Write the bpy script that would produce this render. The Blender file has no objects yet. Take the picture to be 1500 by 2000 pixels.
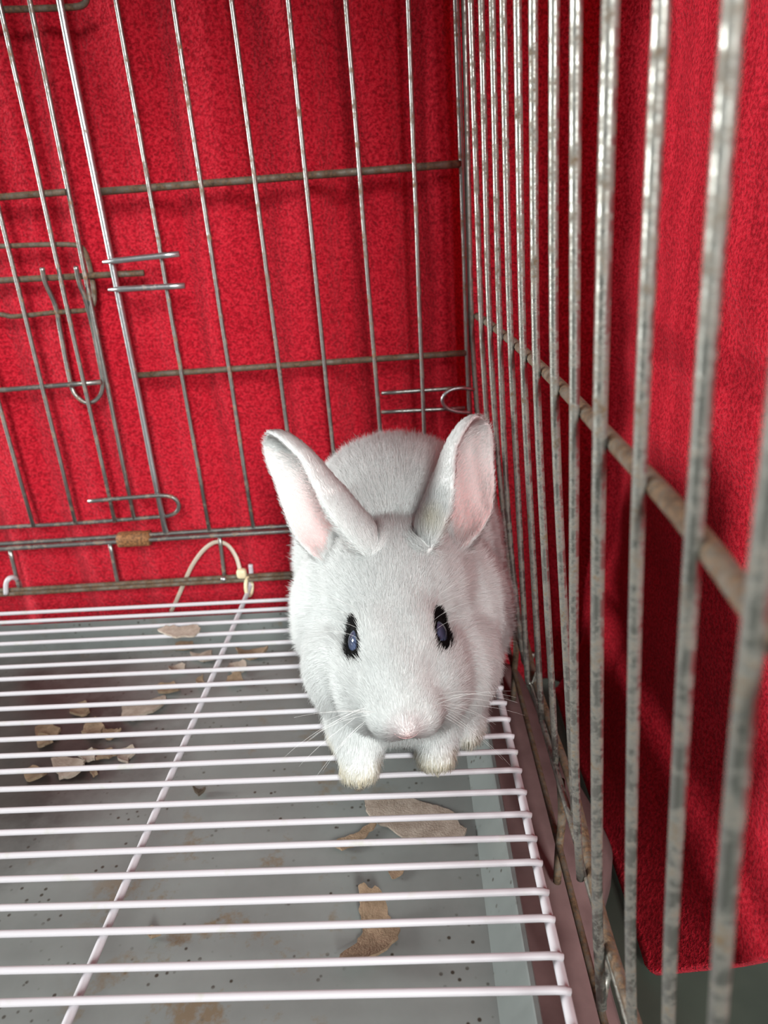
import bpy, bmesh, math, random
import numpy as np
from mathutils import Matrix, Vector

random.seed(7)
rng = np.random.default_rng(11)
scene = bpy.context.scene
COL = scene.collection

# ------------------------------------------------------------------ camera
FPX = 1371.3754
CAM = np.array([-0.0355, -0.4348, 0.2252])
RM = np.array([[0.9974, 0.0220, -0.0692], [-0.0559, -0.3744, -0.9256], [-0.0463, 0.9270, -0.3722]])
_u, _s, _v = np.linalg.svd(RM)
RM = _u @ _v
cam_data = bpy.data.cameras.new('camera')
cam = bpy.data.objects.new('camera', cam_data)
COL.objects.link(cam)
scene.camera = cam
cam_data.sensor_fit = 'VERTICAL'
cam_data.sensor_height = 36.0
cam_data.sensor_width = 27.0
cam_data.lens = FPX * 36.0 / 2000.0
cam_data.clip_start = 0.005
m3 = np.stack([RM[0], -RM[1], -RM[2]], 1)
cam.matrix_world = Matrix([list(m3[0]) + [CAM[0]], list(m3[1]) + [CAM[1]], list(m3[2]) + [CAM[2]], [0, 0, 0, 1]])
cam_data.dof.use_dof = True
cam_data.dof.focus_distance = 0.285
cam_data.dof.aperture_fstop = 13.0


def ray(u, v):
    return RM.T @ np.array([(u - 750) / FPX, (v - 1000) / FPX, 1.0])
def onX(u, v, X):
    d = ray(u, v); return CAM + d * (X - CAM[0]) / d[0]
def onY(u, v, Y):
    d = ray(u, v); return CAM + d * (Y - CAM[1]) / d[1]
def onZ(u, v, Z):
    d = ray(u, v); return CAM + d * (Z - CAM[2]) / d[2]


# ------------------------------------------------------------------ light
world = bpy.data.worlds.new('world')
scene.world = world
world.use_nodes = True
bg = world.node_tree.nodes['Background']
bg.inputs[0].default_value = (0.95, 0.98, 1.0, 1)
bg.inputs[1].default_value = 0.32


def area(name, loc, target, sx, sy, watts, color):
    d = bpy.data.lights.new(name, 'AREA')
    d.shape = 'RECTANGLE'; d.size = sx; d.size_y = sy; d.energy = watts; d.color = color
    o = bpy.data.objects.new(name, d)
    COL.objects.link(o)
    o.location = loc
    o.rotation_euler = (Vector(target) - Vector(loc)).to_track_quat('-Z', 'Y').to_euler()
    return o


area('front_fill_light', (0.42, -2.20, 1.16), (-0.05, -0.10, 0.08), 0.38, 0.90, 82, (0.95, 1.0, 0.985))  # added fill for the back cloth and rabbit, kept off the side cloth
area('left_window_light', (-2.35, -0.06, 0.53), (-0.03, -0.14, 0.08), 0.50, 0.50, 76, (0.96, 1.0, 0.985))

vs = scene.view_settings
vs.view_transform = 'Standard'
vs.look = 'None'
vs.exposure = 0.0
vs.gamma = 1.0
vs.use_curve_mapping = False


# ------------------------------------------------------------------ materials
def new_mat(name):
    m = bpy.data.materials.new(name)
    m.use_nodes = True
    nt = m.node_tree
    return m, nt, nt.nodes['Principled BSDF']
def node(nt, t, **kw):
    n = nt.nodes.new(t)
    for k, v in kw.items():
        setattr(n, k, v)
    return n
def ramp(nt, fac, stops, interp='LINEAR'):
    r = node(nt, 'ShaderNodeValToRGB')
    r.color_ramp.interpolation = interp
    el = r.color_ramp.elements
    while len(el) < len(stops):
        el.new(0.5)
    for e, (pos, col) in zip(el, stops):
        e.position = pos
        e.color = tuple(col) + (1,) if len(col) == 3 else col
    nt.links.new(fac, r.inputs[0])
    return r.outputs[0]
def noise(nt, scale, detail=3, rough=0.55, coords='Object', vec=None):
    n = node(nt, 'ShaderNodeTexNoise')
    n.inputs['Scale'].default_value = scale
    n.inputs['Detail'].default_value = detail
    n.inputs['Roughness'].default_value = rough
    if vec is None:
        tc = node(nt, 'ShaderNodeTexCoord')
        vec = tc.outputs[coords]
    nt.links.new(vec, n.inputs['Vector'])
    return n.outputs['Fac']
def mixc(nt, fac, a, b, blend='MIX'):
    m = node(nt, 'ShaderNodeMix', data_type='RGBA', blend_type=blend)
    if isinstance(fac, (int, float)):
        m.inputs[0].default_value = fac
    else:
        nt.links.new(fac, m.inputs[0])
    for s, i in ((a, 6), (b, 7)):
        if isinstance(s, (tuple, list)):
            m.inputs[i].default_value = tuple(s) + (1,)
        else:
            nt.links.new(s, m.inputs[i])
    return m.outputs[2]
def bump(nt, bsdf, height, strength, dist):
    b = node(nt, 'ShaderNodeBump')
    b.inputs['Strength'].default_value = strength
    b.inputs['Distance'].default_value = dist
    nt.links.new(height, b.inputs['Height'])
    nt.links.new(b.outputs[0], bsdf.inputs['Normal'])


def wire_mat(name, rust_lo, rust_hi, steel=(0.30, 0.30, 0.285), rust=(0.17, 0.085, 0.035), metallic=0.93):
    m, nt, b = new_mat(name)
    geo = node(nt, 'ShaderNodeNewGeometry')
    v = geo.outputs['Position']
    n1 = noise(nt, 140, 5, 0.65, vec=v)
    n2 = noise(nt, 620, 3, 0.6, vec=v)
    add = node(nt, 'ShaderNodeMath', operation='MULTIPLY_ADD')
    nt.links.new(n2, add.inputs[0]); add.inputs[1].default_value = 0.45
    nt.links.new(n1, add.inputs[2])
    f = ramp(nt, add.outputs[0], [(rust_lo, (0, 0, 0)), (rust_hi, (1, 1, 1))])
    rc = ramp(nt, n2, [(0.35, tuple(x * 0.45 for x in rust)), (0.65, tuple(x * 1.7 for x in rust))])
    nt.links.new(mixc(nt, f, steel, rc), b.inputs['Base Color'])
    inv = node(nt, 'ShaderNodeMath', operation='MULTIPLY_ADD')
    nt.links.new(f, inv.inputs[0]); inv.inputs[1].default_value = -metallic; inv.inputs[2].default_value = metallic
    nt.links.new(inv.outputs[0], b.inputs['Metallic'])
    ro = node(nt, 'ShaderNodeMath', operation='MULTIPLY_ADD')
    nt.links.new(f, ro.inputs[0]); ro.inputs[1].default_value = 0.4; ro.inputs[2].default_value = 0.36
    nt.links.new(ro.outputs[0], b.inputs['Roughness'])
    bump(nt, b, add.outputs[0], 0.35, 0.0006)
    return m


M = {}
M['wire'] = wire_mat('galvanised_wire', 0.74, 0.96)
M['wire_clean'] = wire_mat('bright_wire', 0.86, 1.02, steel=(0.46, 0.47, 0.48))
M['wire_side'] = wire_mat('side_wire', 0.66, 0.95, steel=(0.29, 0.285, 0.26), rust=(0.065, 0.041, 0.021))
M['wire_rusty'] = wire_mat('rusty_wire', 0.40, 0.78, steel=(0.26, 0.24, 0.20), rust=(0.085, 0.050, 0.026))
M['rust'] = wire_mat('rust', 0.2, 0.45, rust=(0.20, 0.085, 0.03))

m, nt, b = new_mat('white_coating')
n = noise(nt, 90, 4)
nt.links.new(ramp(nt, n, [(0.62, (0.53, 0.505, 0.53)), (0.80, (0.45, 0.45, 0.38))]), b.inputs['Base Color'])
b.inputs['Roughness'].default_value = 0.5
M['white'] = m

m, nt, b = new_mat('tie_plastic')
b.inputs['Base Color'].default_value = (0.72, 0.62, 0.50, 1)
b.inputs['Roughness'].default_value = 0.4
b.inputs['Transmission Weight'].default_value = 0.35
M['tie'] = m
m, nt, b = new_mat('tie_head_plastic')
b.inputs['Base Color'].default_value = (0.74, 0.62, 0.40, 1)
b.inputs['Roughness'].default_value = 0.4
M['tie_head'] = m

# grey tray with dirt specks and dried brown stains
def tray_mat(name, base):
    m, nt, b = new_mat(name)
    tc = node(nt, 'ShaderNodeNewGeometry')
    v = tc.outputs['Position']
    cl = noise(nt, 25, 5, 0.6, vec=v)
    colr = ramp(nt, cl, [(0.3, tuple(x * 0.86 for x in base)), (0.7, tuple(x * 1.08 for x in base))])
    vo = node(nt, 'ShaderNodeTexVoronoi'); vo.inputs['Scale'].default_value = 230
    nt.links.new(v, vo.inputs['Vector'])
    msk = noise(nt, 55, 2, 0.5, vec=v)
    sp = ramp(nt, vo.outputs['Distance'], [(0.12, (1, 1, 1)), (0.23, (0, 0, 0))])
    ms = ramp(nt, msk, [(0.50, (0, 0, 0)), (0.60, (1, 1, 1))])
    mul = node(nt, 'ShaderNodeMath', operation='MULTIPLY')
    nt.links.new(sp, mul.inputs[0]); nt.links.new(ms, mul.inputs[1])
    c1 = mixc(nt, mul.outputs[0], colr, (0.05, 0.04, 0.03))
    st = noise(nt, 42, 6, 0.7, vec=v)
    st2 = noise(nt, 9, 2, 0.5, vec=v)
    a2 = node(nt, 'ShaderNodeMath', operation='MULTIPLY')
    nt.links.new(ramp(nt, st, [(0.57, (0, 0, 0)), (0.66, (1, 1, 1))]), a2.inputs[0])
    nt.links.new(ramp(nt, st2, [(0.46, (0, 0, 0)), (0.58, (0.8, 0.8, 0.8))]), a2.inputs[1])
    c2 = mixc(nt, a2.outputs[0], c1, (0.19, 0.13, 0.07))
    # dark brown patch with a ragged edge at the left of the tray
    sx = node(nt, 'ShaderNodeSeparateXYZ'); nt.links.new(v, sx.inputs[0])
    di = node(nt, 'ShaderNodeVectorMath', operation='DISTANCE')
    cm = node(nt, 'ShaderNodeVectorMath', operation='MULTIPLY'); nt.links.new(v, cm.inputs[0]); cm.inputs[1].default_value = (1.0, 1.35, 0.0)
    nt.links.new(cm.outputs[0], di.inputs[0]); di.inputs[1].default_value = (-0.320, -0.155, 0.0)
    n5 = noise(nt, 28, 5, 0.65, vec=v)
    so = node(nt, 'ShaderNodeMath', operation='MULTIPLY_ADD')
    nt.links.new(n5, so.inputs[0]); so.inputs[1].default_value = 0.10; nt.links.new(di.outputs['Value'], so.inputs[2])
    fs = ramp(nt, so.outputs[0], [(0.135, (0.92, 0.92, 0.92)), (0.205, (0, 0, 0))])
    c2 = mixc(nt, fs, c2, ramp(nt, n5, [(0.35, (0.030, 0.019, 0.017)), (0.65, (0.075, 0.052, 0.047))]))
    nt.links.new(c2, b.inputs['Base Color'])
    b.inputs['Roughness'].default_value = 0.32
    return m
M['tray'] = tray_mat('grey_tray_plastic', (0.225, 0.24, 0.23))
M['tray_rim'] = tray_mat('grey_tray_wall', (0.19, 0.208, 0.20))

m, nt, b = new_mat('cardboard')
geo = node(nt, 'ShaderNodeNewGeometry')
n = noise(nt, 160, 5, 0.65, vec=geo.outputs['Position'])
n2 = noise(nt, 1100, 3, 0.6, vec=geo.outputs['Position'])
c1 = ramp(nt, n, [(0.3, (0.27, 0.21, 0.165)), (0.7, (0.46, 0.385, 0.32))])
nt.links.new(c1, b.inputs['Base Color'])
b.inputs['Roughness'].default_value = 0.9
bump(nt, b, n2, 0.6, 0.0008)
M['card'] = m
m, nt, b = new_mat('cardboard_brown')
geo = node(nt, 'ShaderNodeNewGeometry')
n = noise(nt, 160, 5, 0.65, vec=geo.outputs['Position'])
nt.links.new(ramp(nt, n, [(0.3, (0.17, 0.115, 0.07)), (0.7, (0.35, 0.245, 0.16))]), b.inputs['Base Color'])
b.inputs['Roughness'].default_value = 0.9
bump(nt, b, noise(nt, 1100, 3, 0.6, vec=geo.outputs['Position']), 0.6, 0.0008)
M['card_brown'] = m
m, nt, b = new_mat('crumb')
b.inputs['Base Color'].default_value = (0.09, 0.065, 0.045, 1)
b.inputs['Roughness'].default_value = 0.9
M['crumb'] = m

# red fleece
m, nt, b = new_mat('red_fleece')
geo = node(nt, 'ShaderNodeNewGeometry')
v = geo.outputs['Position']
n1 = noise(nt, 620, 3, 0.6, vec=v)
n2 = noise(nt, 230, 3, 0.6, vec=v)
n3 = noise(nt, 30, 3, 0.5, vec=v)
h = node(nt, 'ShaderNodeMath', operation='MULTIPLY_ADD')
nt.links.new(n2, h.inputs[0]); h.inputs[1].default_value = 0.9
nt.links.new(n1, h.inputs[2])
cc = ramp(nt, n1, [(0.38, (0.24, 0.003, 0.008)), (0.50, (0.54, 0.009, 0.024)), (0.62, (0.72, 0.028, 0.048))])
nt.links.new(mixc(nt, 0.28, cc, ramp(nt, n3, [(0.3, (0.40, 0.006, 0.017)), (0.7, (0.54, 0.012, 0.030))])), b.inputs['Base Color'])
b.inputs['Roughness'].default_value = 0.95
b.inputs['Specular IOR Level'].default_value = 0.1
b.inputs['Sheen Weight'].default_value = 0.22
b.inputs['Sheen Roughness'].default_value = 0.5
b.inputs['Sheen Tint'].default_value = (1.0, 0.25, 0.30, 1)
bump(nt, b, h.outputs[0], 1.0, 0.0026)
M['fleece'] = m

m, nt, b = new_mat('pink_cushion_fabric')
nt.links.new(ramp(nt, noise(nt, 60, 4), [(0.3, (0.13, 0.075, 0.072)), (0.7, (0.195, 0.118, 0.113))]), b.inputs['Base Color'])
b.inputs['Roughness'].default_value = 0.8
M['pink'] = m
m, nt, b = new_mat('green_grey_ground')
nt.links.new(ramp(nt, noise(nt, 18, 5), [(0.3, (0.025, 0.032, 0.024)), (0.7, (0.05, 0.058, 0.043))]), b.inputs['Base Color'])
b.inputs['Roughness'].default_value = 0.6
M['ground'] = m

m, nt, b = new_mat('plaster')
nt.links.new(ramp(nt, noise(nt, 6, 4), [(0.3, (0.40, 0.39, 0.36)), (0.7, (0.48, 0.47, 0.44))]), b.inputs['Base Color'])
b.inputs['Roughness'].default_value = 0.9
M['plaster'] = m

# rabbit
m, nt, b = new_mat('rabbit_skin')
at = node(nt, 'ShaderNodeAttribute', attribute_name='tint')
nt.links.new(at.outputs['Color'], b.inputs['Base Color'])
b.inputs['Roughness'].default_value = 0.75
b.inputs['Specular IOR Level'].default_value = 0.03
b.inputs['Subsurface Weight'].default_value = 0.0
M['skin'] = m
m, nt, b = new_mat('rabbit_fur')
at = node(nt, 'ShaderNodeAttribute', attribute_name='hair_tint')
nt.links.new(at.outputs['Color'], b.inputs['Base Color'])
an = node(nt, 'ShaderNodeAttribute', attribute_name='hair_normal')
nt.links.new(an.outputs['Vector'], b.inputs['Normal'])
b.inputs['Roughness'].default_value = 0.6
b.inputs['Specular IOR Level'].default_value = 0.05
tl = node(nt, 'ShaderNodeBsdfTranslucent')
nt.links.new(at.outputs['Color'], tl.inputs['Color'])
nt.links.new(an.outputs['Vector'], tl.inputs['Normal'])
mx = node(nt, 'ShaderNodeMixShader'); mx.inputs[0].default_value = 0.22
nt.links.new(b.outputs[0], mx.inputs[1]); nt.links.new(tl.outputs[0], mx.inputs[2])
nt.links.new(mx.outputs[0], nt.nodes['Material Output'].inputs['Surface'])
M['fur'] = m
m, nt, b = new_mat('whisker_white')
b.inputs['Base Color'].default_value = (0.9, 0.9, 0.88, 1)
b.inputs['Roughness'].default_value = 0.35
M['whisker'] = m
m, nt, b = new_mat('eye_black')
b.inputs['Base Color'].default_value = (0.004, 0.004, 0.006, 1)
b.inputs['Roughness'].default_value = 0.6
M['lid'] = m
m, nt, b = new_mat('eyeball')
tc = node(nt, 'ShaderNodeTexCoord')
gr = node(nt, 'ShaderNodeVectorMath', operation='DOT_PRODUCT')
nt.links.new(tc.outputs['Object'], gr.inputs[0]); gr.inputs[1].default_value = (0, 0, 1)
cc = ramp(nt, gr.outputs['Value'], [(0.0030, (0.08, 0.10, 0.17)), (0.0046, (0.09, 0.12, 0.22)), (0.0049, (0.006, 0.007, 0.012))])
nt.links.new(cc, b.inputs['Base Color'])
b.inputs['Roughness'].default_value = 0.04
b.inputs['Coat Weight'].default_value = 0.0
b.inputs['Specular IOR Level'].default_value = 0.35
b.inputs['Coat Roughness'].default_value = 0.02
M['eye'] = m


# ------------------------------------------------------------------ builders
def link(name, mesh, mat, parent=None, smooth=True, origin=(0, 0, 0)):
    if smooth:
        mesh.polygons.foreach_set('use_smooth', [True] * len(mesh.polygons))
    o = bpy.data.objects.new(name, mesh)
    COL.objects.link(o)
    if mat is not None and not mesh.materials:
        mesh.materials.append(mat)
    o.location = origin
    if parent is not None:
        o.parent = parent
    return o
def world_of(o):
    p = np.zeros(3)
    while o is not None:
        p = p + np.array(o.location)
        o = o.parent
    return p
def obj(name, verts, faces, mat, parent=None, smooth=True, origin=None):
    """verts in world coordinates"""
    base = world_of(parent) if parent is not None else np.zeros(3)
    V = np.asarray(verts, float)
    org = np.asarray(origin, float) if origin is not None else base
    me = bpy.data.meshes.new(name)
    me.from_pydata([tuple(x) for x in V - org], [], [tuple(f) for f in faces])
    me.update()
    return link(name, me, mat, parent, smooth, tuple(org - base))
def empty(name, loc, label, cat, group=None):
    o = bpy.data.objects.new(name, None)
    COL.objects.link(o)
    o.empty_display_size = 0.02
    o.location = loc
    tag(o, label, cat, group)
    return o
def tag(o, label, cat, group=None):
    o['label'] = label; o['category'] = cat
    if group:
        o['group'] = group
    return o
def tube_geo(pts, r, sides=10, caps=True):
    P = np.asarray(pts, float)
    n = len(P)
    R = np.full(n, r) if np.isscalar(r) else np.asarray(r, float)
    T = np.gradient(P, axis=0)
    T /= np.linalg.norm(T, axis=1)[:, None] + 1e-12
    ref = np.array([0, 0, 1.0]) if abs(T[0][2]) < 0.9 else np.array([0, 1.0, 0])
    a = np.cross(T[0], ref); a /= np.linalg.norm(a)
    verts, faces = [], []
    for i in range(n):
        a = a - T[i] * (a @ T[i]); a /= np.linalg.norm(a)
        bq = np.cross(T[i], a)
        for k in range(sides):
            th = 2 * math.pi * k / sides
            verts.append(P[i] + R[i] * (math.cos(th) * a + math.sin(th) * bq))
    for i in range(n - 1):
        for k in range(sides):
            k2 = (k + 1) % sides
            faces.append((i * sides + k, i * sides + k2, (i + 1) * sides + k2, (i + 1) * sides + k))
    if caps:
        faces.append(tuple(range(sides))[::-1])
        faces.append(tuple((n - 1) * sides + k for k in range(sides)))
    return verts, faces
def merge(*geos):
    V, F = [], []
    for v, f in geos:
        o = len(V)
        V += list(v); F += [tuple(i + o for i in t) for t in f]
    return V, F
def spline(pts, per=8):
    """Catmull-Rom through points"""
    P = [np.asarray(q, float) for q in pts]
    P = [2 * P[0] - P[1]] + P + [2 * P[-1] - P[-2]]
    out = []
    for i in range(1, len(P) - 2):
        for k in range(per):
            t = k / per
            a, b_, c, d = P[i - 1], P[i], P[i + 1], P[i + 2]
            out.append(0.5 * ((2 * b_) + (-a + c) * t + (2 * a - 5 * b_ + 4 * c - d) * t * t + (-a + 3 * b_ - 3 * c + d) * t ** 3))
    out.append(P[-2])
    return out
def straight(a, b, n=6, wob=0.0):
    a = np.asarray(a, float); b = np.asarray(b, float)
    pts = [a + (b - a) * i / (n - 1) for i in range(n)]
    if wob:
        for q in pts[1:-1]:
            q += rng.normal(0, wob, 3)
    return pts
def wire(name, pts, r, mat, parent, sides=10):
    v, f = tube_geo(pts, r, sides)
    return obj(name, v, f, M[mat], parent)


# ------------------------------------------------------------------ setting
FLOOR_Z = -0.100
fl = obj('floor', [(-2.5, -2.5, FLOOR_Z), (2.5, -2.5, FLOOR_Z), (2.5, 2.5, FLOOR_Z), (-2.5, 2.5, FLOOR_Z),
                   (-2.5, -2.5, FLOOR_Z - 0.05), (2.5, -2.5, FLOOR_Z - 0.05), (2.5, 2.5, FLOOR_Z - 0.05), (-2.5, 2.5, FLOOR_Z - 0.05)],
         [(0, 1, 2, 3), (7, 6, 5, 4), (0, 4, 5, 1), (1, 5, 6, 2), (2, 6, 7, 3), (3, 7, 4, 0)], M['ground'], None, False)
fl['kind'] = 'structure'
fl['label'] = 'dark green grey ground under the cage'

def wall(name, x0, x1, y0, y1):
    z0, z1 = FLOOR_Z, 2.3
    o = obj(name, [(x0, y0, z0), (x1, y0, z0), (x1, y1, z0), (x0, y1, z0), (x0, y0, z1), (x1, y0, z1), (x1, y1, z1), (x0, y1, z1)],
            [(3, 2, 1, 0), (4, 5, 6, 7), (0, 1, 5, 4), (1, 2, 6, 5), (2, 3, 7, 6), (3, 0, 4, 7)], M['plaster'], None, False)
    o['kind'] = 'structure'; o['label'] = 'plain plastered wall behind the red blanket'
wall('wall_back', -2.5, 2.5, 0.60, 0.70)
wall('wall_right', 0.80, 0.90, -2.5, 0.60)

# red blanket: hung round the left, the back and the right side of the cage
BACK_Y, RIGHT_X, LEFT_X = 0.021, 0.100, -0.405
TOP = 0.64
OVERHANG_Z = 0.467
# how the blanket hangs on the right: (outward offset, height); it drops straight and runs out on the ground
RPROF = [(0.0, 0.64), (0.0, 0.40), (0.0, 0.22), (-0.001, 0.15), (0.002, 0.09), (0.001, 0.04), (-0.004, 0.0), (-0.014, -0.04),
         (-0.028, -0.072), (-0.038, -0.092), (-0.0415, -0.0955)]
def blanket():
    prof = np.array(spline([np.array(q) for q in RPROF], 8))
    seg = np.r_[0, np.cumsum(np.linalg.norm(np.diff(prof, axis=0), axis=1))]
    path = []
    for x in np.arange(LEFT_X + 0.05, RIGHT_X - 0.025, 0.0035):
        path.append((x, BACK_Y, 0, 1))
    for a in np.linspace(0, math.pi / 2, 12)[1:-1]:
        path.append((RIGHT_X - 0.025 + 0.025 * math.sin(a), BACK_Y - 0.025 + 0.025 * math.cos(a), math.sin(a), math.cos(a)))
    for y in np.arange(BACK_Y - 0.025, -0.46, -0.004):
        path.append((RIGHT_X, y, 1, 0))
    rows = 190
    V, F = [], []
    hem = FLOOR_Z + 0.006
    for i, (x, y, nx, ny) in enumerate(path):
        left = 1.0 if nx < -0.5 else 0.0
        right = max(0.0, nx)
        back = max(0.0, ny)
        stop = seg[-1]
        if right > 0.9 and y < -0.215:
            stop -= min(0.14, (-0.215 - y) * 1.8)
        ss = np.linspace(0, stop, rows + 1)
        po = np.interp(ss, seg, prof[:, 0]); pz = np.interp(ss, seg, prof[:, 1])
        bz = np.linspace(TOP + 0.20, hem, rows + 1)
        for j in range(rows + 1):
            k = right ** 1.5
            z = bz[j] * (1 - k) + pz[j] * k
            # soft hanging folds on the back, sideways creases on the right
            ph = x * 2 * math.pi / 0.043 + 0.9 * math.sin(x * 31 + z * 2.3) + 0.35 * math.sin(z * 19 + x * 11)
            amp = 1.0 + 0.7 * math.sin(x * 17 + 2.0 + z * 3)
            d = back * (0.0034 * amp * math.sin(ph) + 0.0014 * math.sin(x * 260 + 1.7 * math.sin(z * 8)) + 0.0008 * math.sin(z * 45 + x * 60) + 0.0030 * math.sin(z * 11 + x * 9))
            d += right * (0.0011 * math.sin(z * 120 + 3 * math.sin(y * 22)) + 0.0010 * math.sin(z * 61 - y * 75) + 0.0013 * math.sin(y * 24 + z * 6)) * (1 if z > -0.08 else 0.3)
            d += left * 0.004 * math.sin(y * 90)
            if back > 0.2 and d < -0.010:
                d = -0.010
            d += k * po[j]
            # unseen overhang turned forward over the cage, added to shade the upper back cloth
            over = max(0.0, bz[j] - OVERHANG_Z)
            if back > 0.05 and over > 0:
                d -= back * over
                z = z * (1 - back) + OVERHANG_Z * back + back * 0.0015 * math.sin(x * 70)
            d -= back * 0.013 * max(0.0, min(1.0, (-0.02 - z) / 0.07)) ** 1.5
            V.append((x + nx * d, y + ny * d, z))
    R = rows + 1
    for i in range(len(path) - 1):
        for j in range(rows):
            F.append((i * R + j, i * R + j + 1, (i + 1) * R + j + 1, (i + 1) * R + j))
    o = obj('blanket', V, F, M['fleece'], None, origin=(RIGHT_X, BACK_Y, FLOOR_Z))
    sm = o.modifiers.new('thickness', 'SOLIDIFY'); sm.thickness = 0.004; sm.offset = 0
    tag(o, 'bright red fleece blanket hung in soft folds around the outside of the wire cage', 'blanket')
blanket()

# pale pink cushion that the cage stands on
def cushion():
    zt, zb = -0.0605, FLOOR_Z + 0.001
    edge = []
    ctrl = [(0.004, -0.009), (0.030, -0.014), (0.036, -0.06), (0.0415, -0.10), (0.049, -0.13), (0.0535, -0.158), (0.0525, -0.172),
            (0.045, -0.188), (0.037, -0.205), (0.034, -0.24), (0.036, -0.30), (0.034, -0.36), (0.02, -0.40), (-0.2, -0.41), (-0.44, -0.40), (-0.455, -0.2), (-0.44, -0.014), (-0.42, -0.009), (-0.2, -0.008)]
    pts = spline([np.array(q) for q in ctrl] + [np.array(ctrl[0])], 6)[:-1]
    P = np.array(pts)
    cen = np.array([-0.2, -0.2])
    prof = [(0.0, zt - 0.001, True), (0.75, zt, False), (0.94, zt, False), (0.985, zt - 0.004, False), (1.0, zt - 0.013, False), (1.0, zb + 0.01, False), (0.985, zb, False)]
    V, F = [], []
    n = len(P)
    for (s, z, first) in prof[1:]:
        for q in P:
            V.append((*(cen + (q - cen) * s), z))
    top = len(V); V.append((*cen, zt)); bot = len(V); V.append((*cen, zb))
    L = len(prof) - 1
    for k in range(n):
        k2 = (k + 1) % n
        F.append((top, k2, k))
        for l in range(L - 1):
            F.append((l * n + k, l * n + k2, (l + 1) * n + k2, (l + 1) * n + k))
        F.append((bot, (L - 1) * n + k, (L - 1) * n + k2))
    o = obj('cushion', V, F, M['pink'], None, origin=(-0.2, -0.2, FLOOR_Z))
    tag(o, 'flat pale pink cushion with a rounded bulging edge lying under the wire cage', 'cushion')
cushion()

# ------------------------------------------------------------------ cage
cage = empty('wire_cage', (0, 0, -0.06), 'galvanised wire pet cage with rust spots, a barred door and two barred sides', 'cage')
HZ, VR, TZ = 0.0021, 0.0013, 0.46

# back panel
def vline(pts, y, z0, z1):
    """vertical wire in the plane Y=y through two photo points"""
    a = onY(*pts[0], y); b_ = onY(*pts[-1], y)
    f = lambda z: a + (b_ - a) * (z - a[2]) / (b_[2] - a[2])
    n = 10
    return [f(z0 + (z1 - z0) * i / (n - 1)) + rng.normal(0, 0.00012, 3) for i in range(n)]
ya = 0.0
frame = merge(tube_geo(vline([(891, 0), (917, 799)], ya, -0.002, TZ), 0.0017),
              tube_geo(straight(onY(0, 1065, ya) + [-.12, 0, 0], onY(497, 1030, ya) + [0.1325, 0, 0.0006]), 0.0016),
              tube_geo(straight(onY(0, 1075, ya - .003) + [-.12, 0, 0], onY(497, 1040, ya - .003) + [0.1315, 0, 0.0006]), 0.0016))
back = obj('back_panel', *frame, M['wire'], cage)
BW = [[(797, 0), (828, 830)], [(675, 0), (742, 835)], [(563, 0), (651, 880)], [(452, 0), (545, 716)], [(338, 0), (493, 1020)], [(227, 0), (407, 1027)]]
for i, w in enumerate(BW):
    wire('vertical_wire', vline(w, ya - 0.0032, 0.046, TZ), VR, 'wire', back)
wire('door_post', vline([(117, 0), (322, 1033)], ya - 0.0032, 0.046, TZ), 0.0019, 'wire_clean', back)
def hline(name, pts, y, x0, x1, r, mat, parent):
    a = onY(*pts[0], y); b_ = onY(*pts[-1], y)
    f = lambda x: a + (b_ - a) * (x - a[0]) / (b_[0] - a[0])
    return wire(name, [f(x0 + (x1 - x0) * i / 9) for i in range(10)], r, mat, parent)
xr = 0.0
hline('horizontal_wire', [(240, 371), (860, 323)], ya, onY(196, 373, ya)[0], xr, HZ, 'wire_rusty', back)
hline('horizontal_wire', [(273, 733), (898, 690)], ya, onY(268, 734, ya)[0], xr, 0.0019, 'wire_rusty', back)
# keeper wires for the bolt
for a_, b_ in (((201, 512), (350, 496)), ((212, 566), (361, 558))):
    wire('keeper_wire', straight(onY(*a_, -0.0075), onY(*b_, -0.0075)), [0.0009, 0.0018, 0.0018, 0.0018, 0.0018, 0.0017], 'wire_clean', back)
wire('short_wire', straight(onY(745, 768, ya), onY(908, 757, ya)), 0.0013, 'wire', back)
wire('short_wire', straight(onY(745, 805, ya), onY(908, 797, ya)), 0.0013, 'wire', back)
v, f = tube_geo(spline([onY(926, 761, -.004), onY(900, 758, -.006), onY(876, 764, -.007), onY(864, 780, -.007), onY(872, 796, -.006), onY(893, 804, -.005), onY(918, 806, -.003)]), 0.0011)
obj('clip_loop', v, f, M['wire_clean'], back)
# clamp round the double bar
def clamp(px0, px1):
    a = onY(*px0, -0.0015); b_ = onY(*px1, -0.0015)
    pts = straight(a, b_, 6)
    V, F = tube_geo(pts, 1.0, 12)
    V = np.array(V)
    for i, p_ in enumerate(pts):
        for k in range(12):
            q = V[i * 12 + k] - p_
            V[i * 12 + k] = p_ + np.array([q[0] * 0.004, np.sign(q[1]) * abs(q[1]) ** 0.6 * 0.0052 * (1 + 0.04 * rng.normal()), np.sign(q[2]) * abs(q[2]) ** 0.6 * 0.0048 * (1 + 0.04 * rng.normal())])
    return V, F
obj('clamp', *clamp((233, 1054), (293, 1050)), M['rust'], back)
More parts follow.
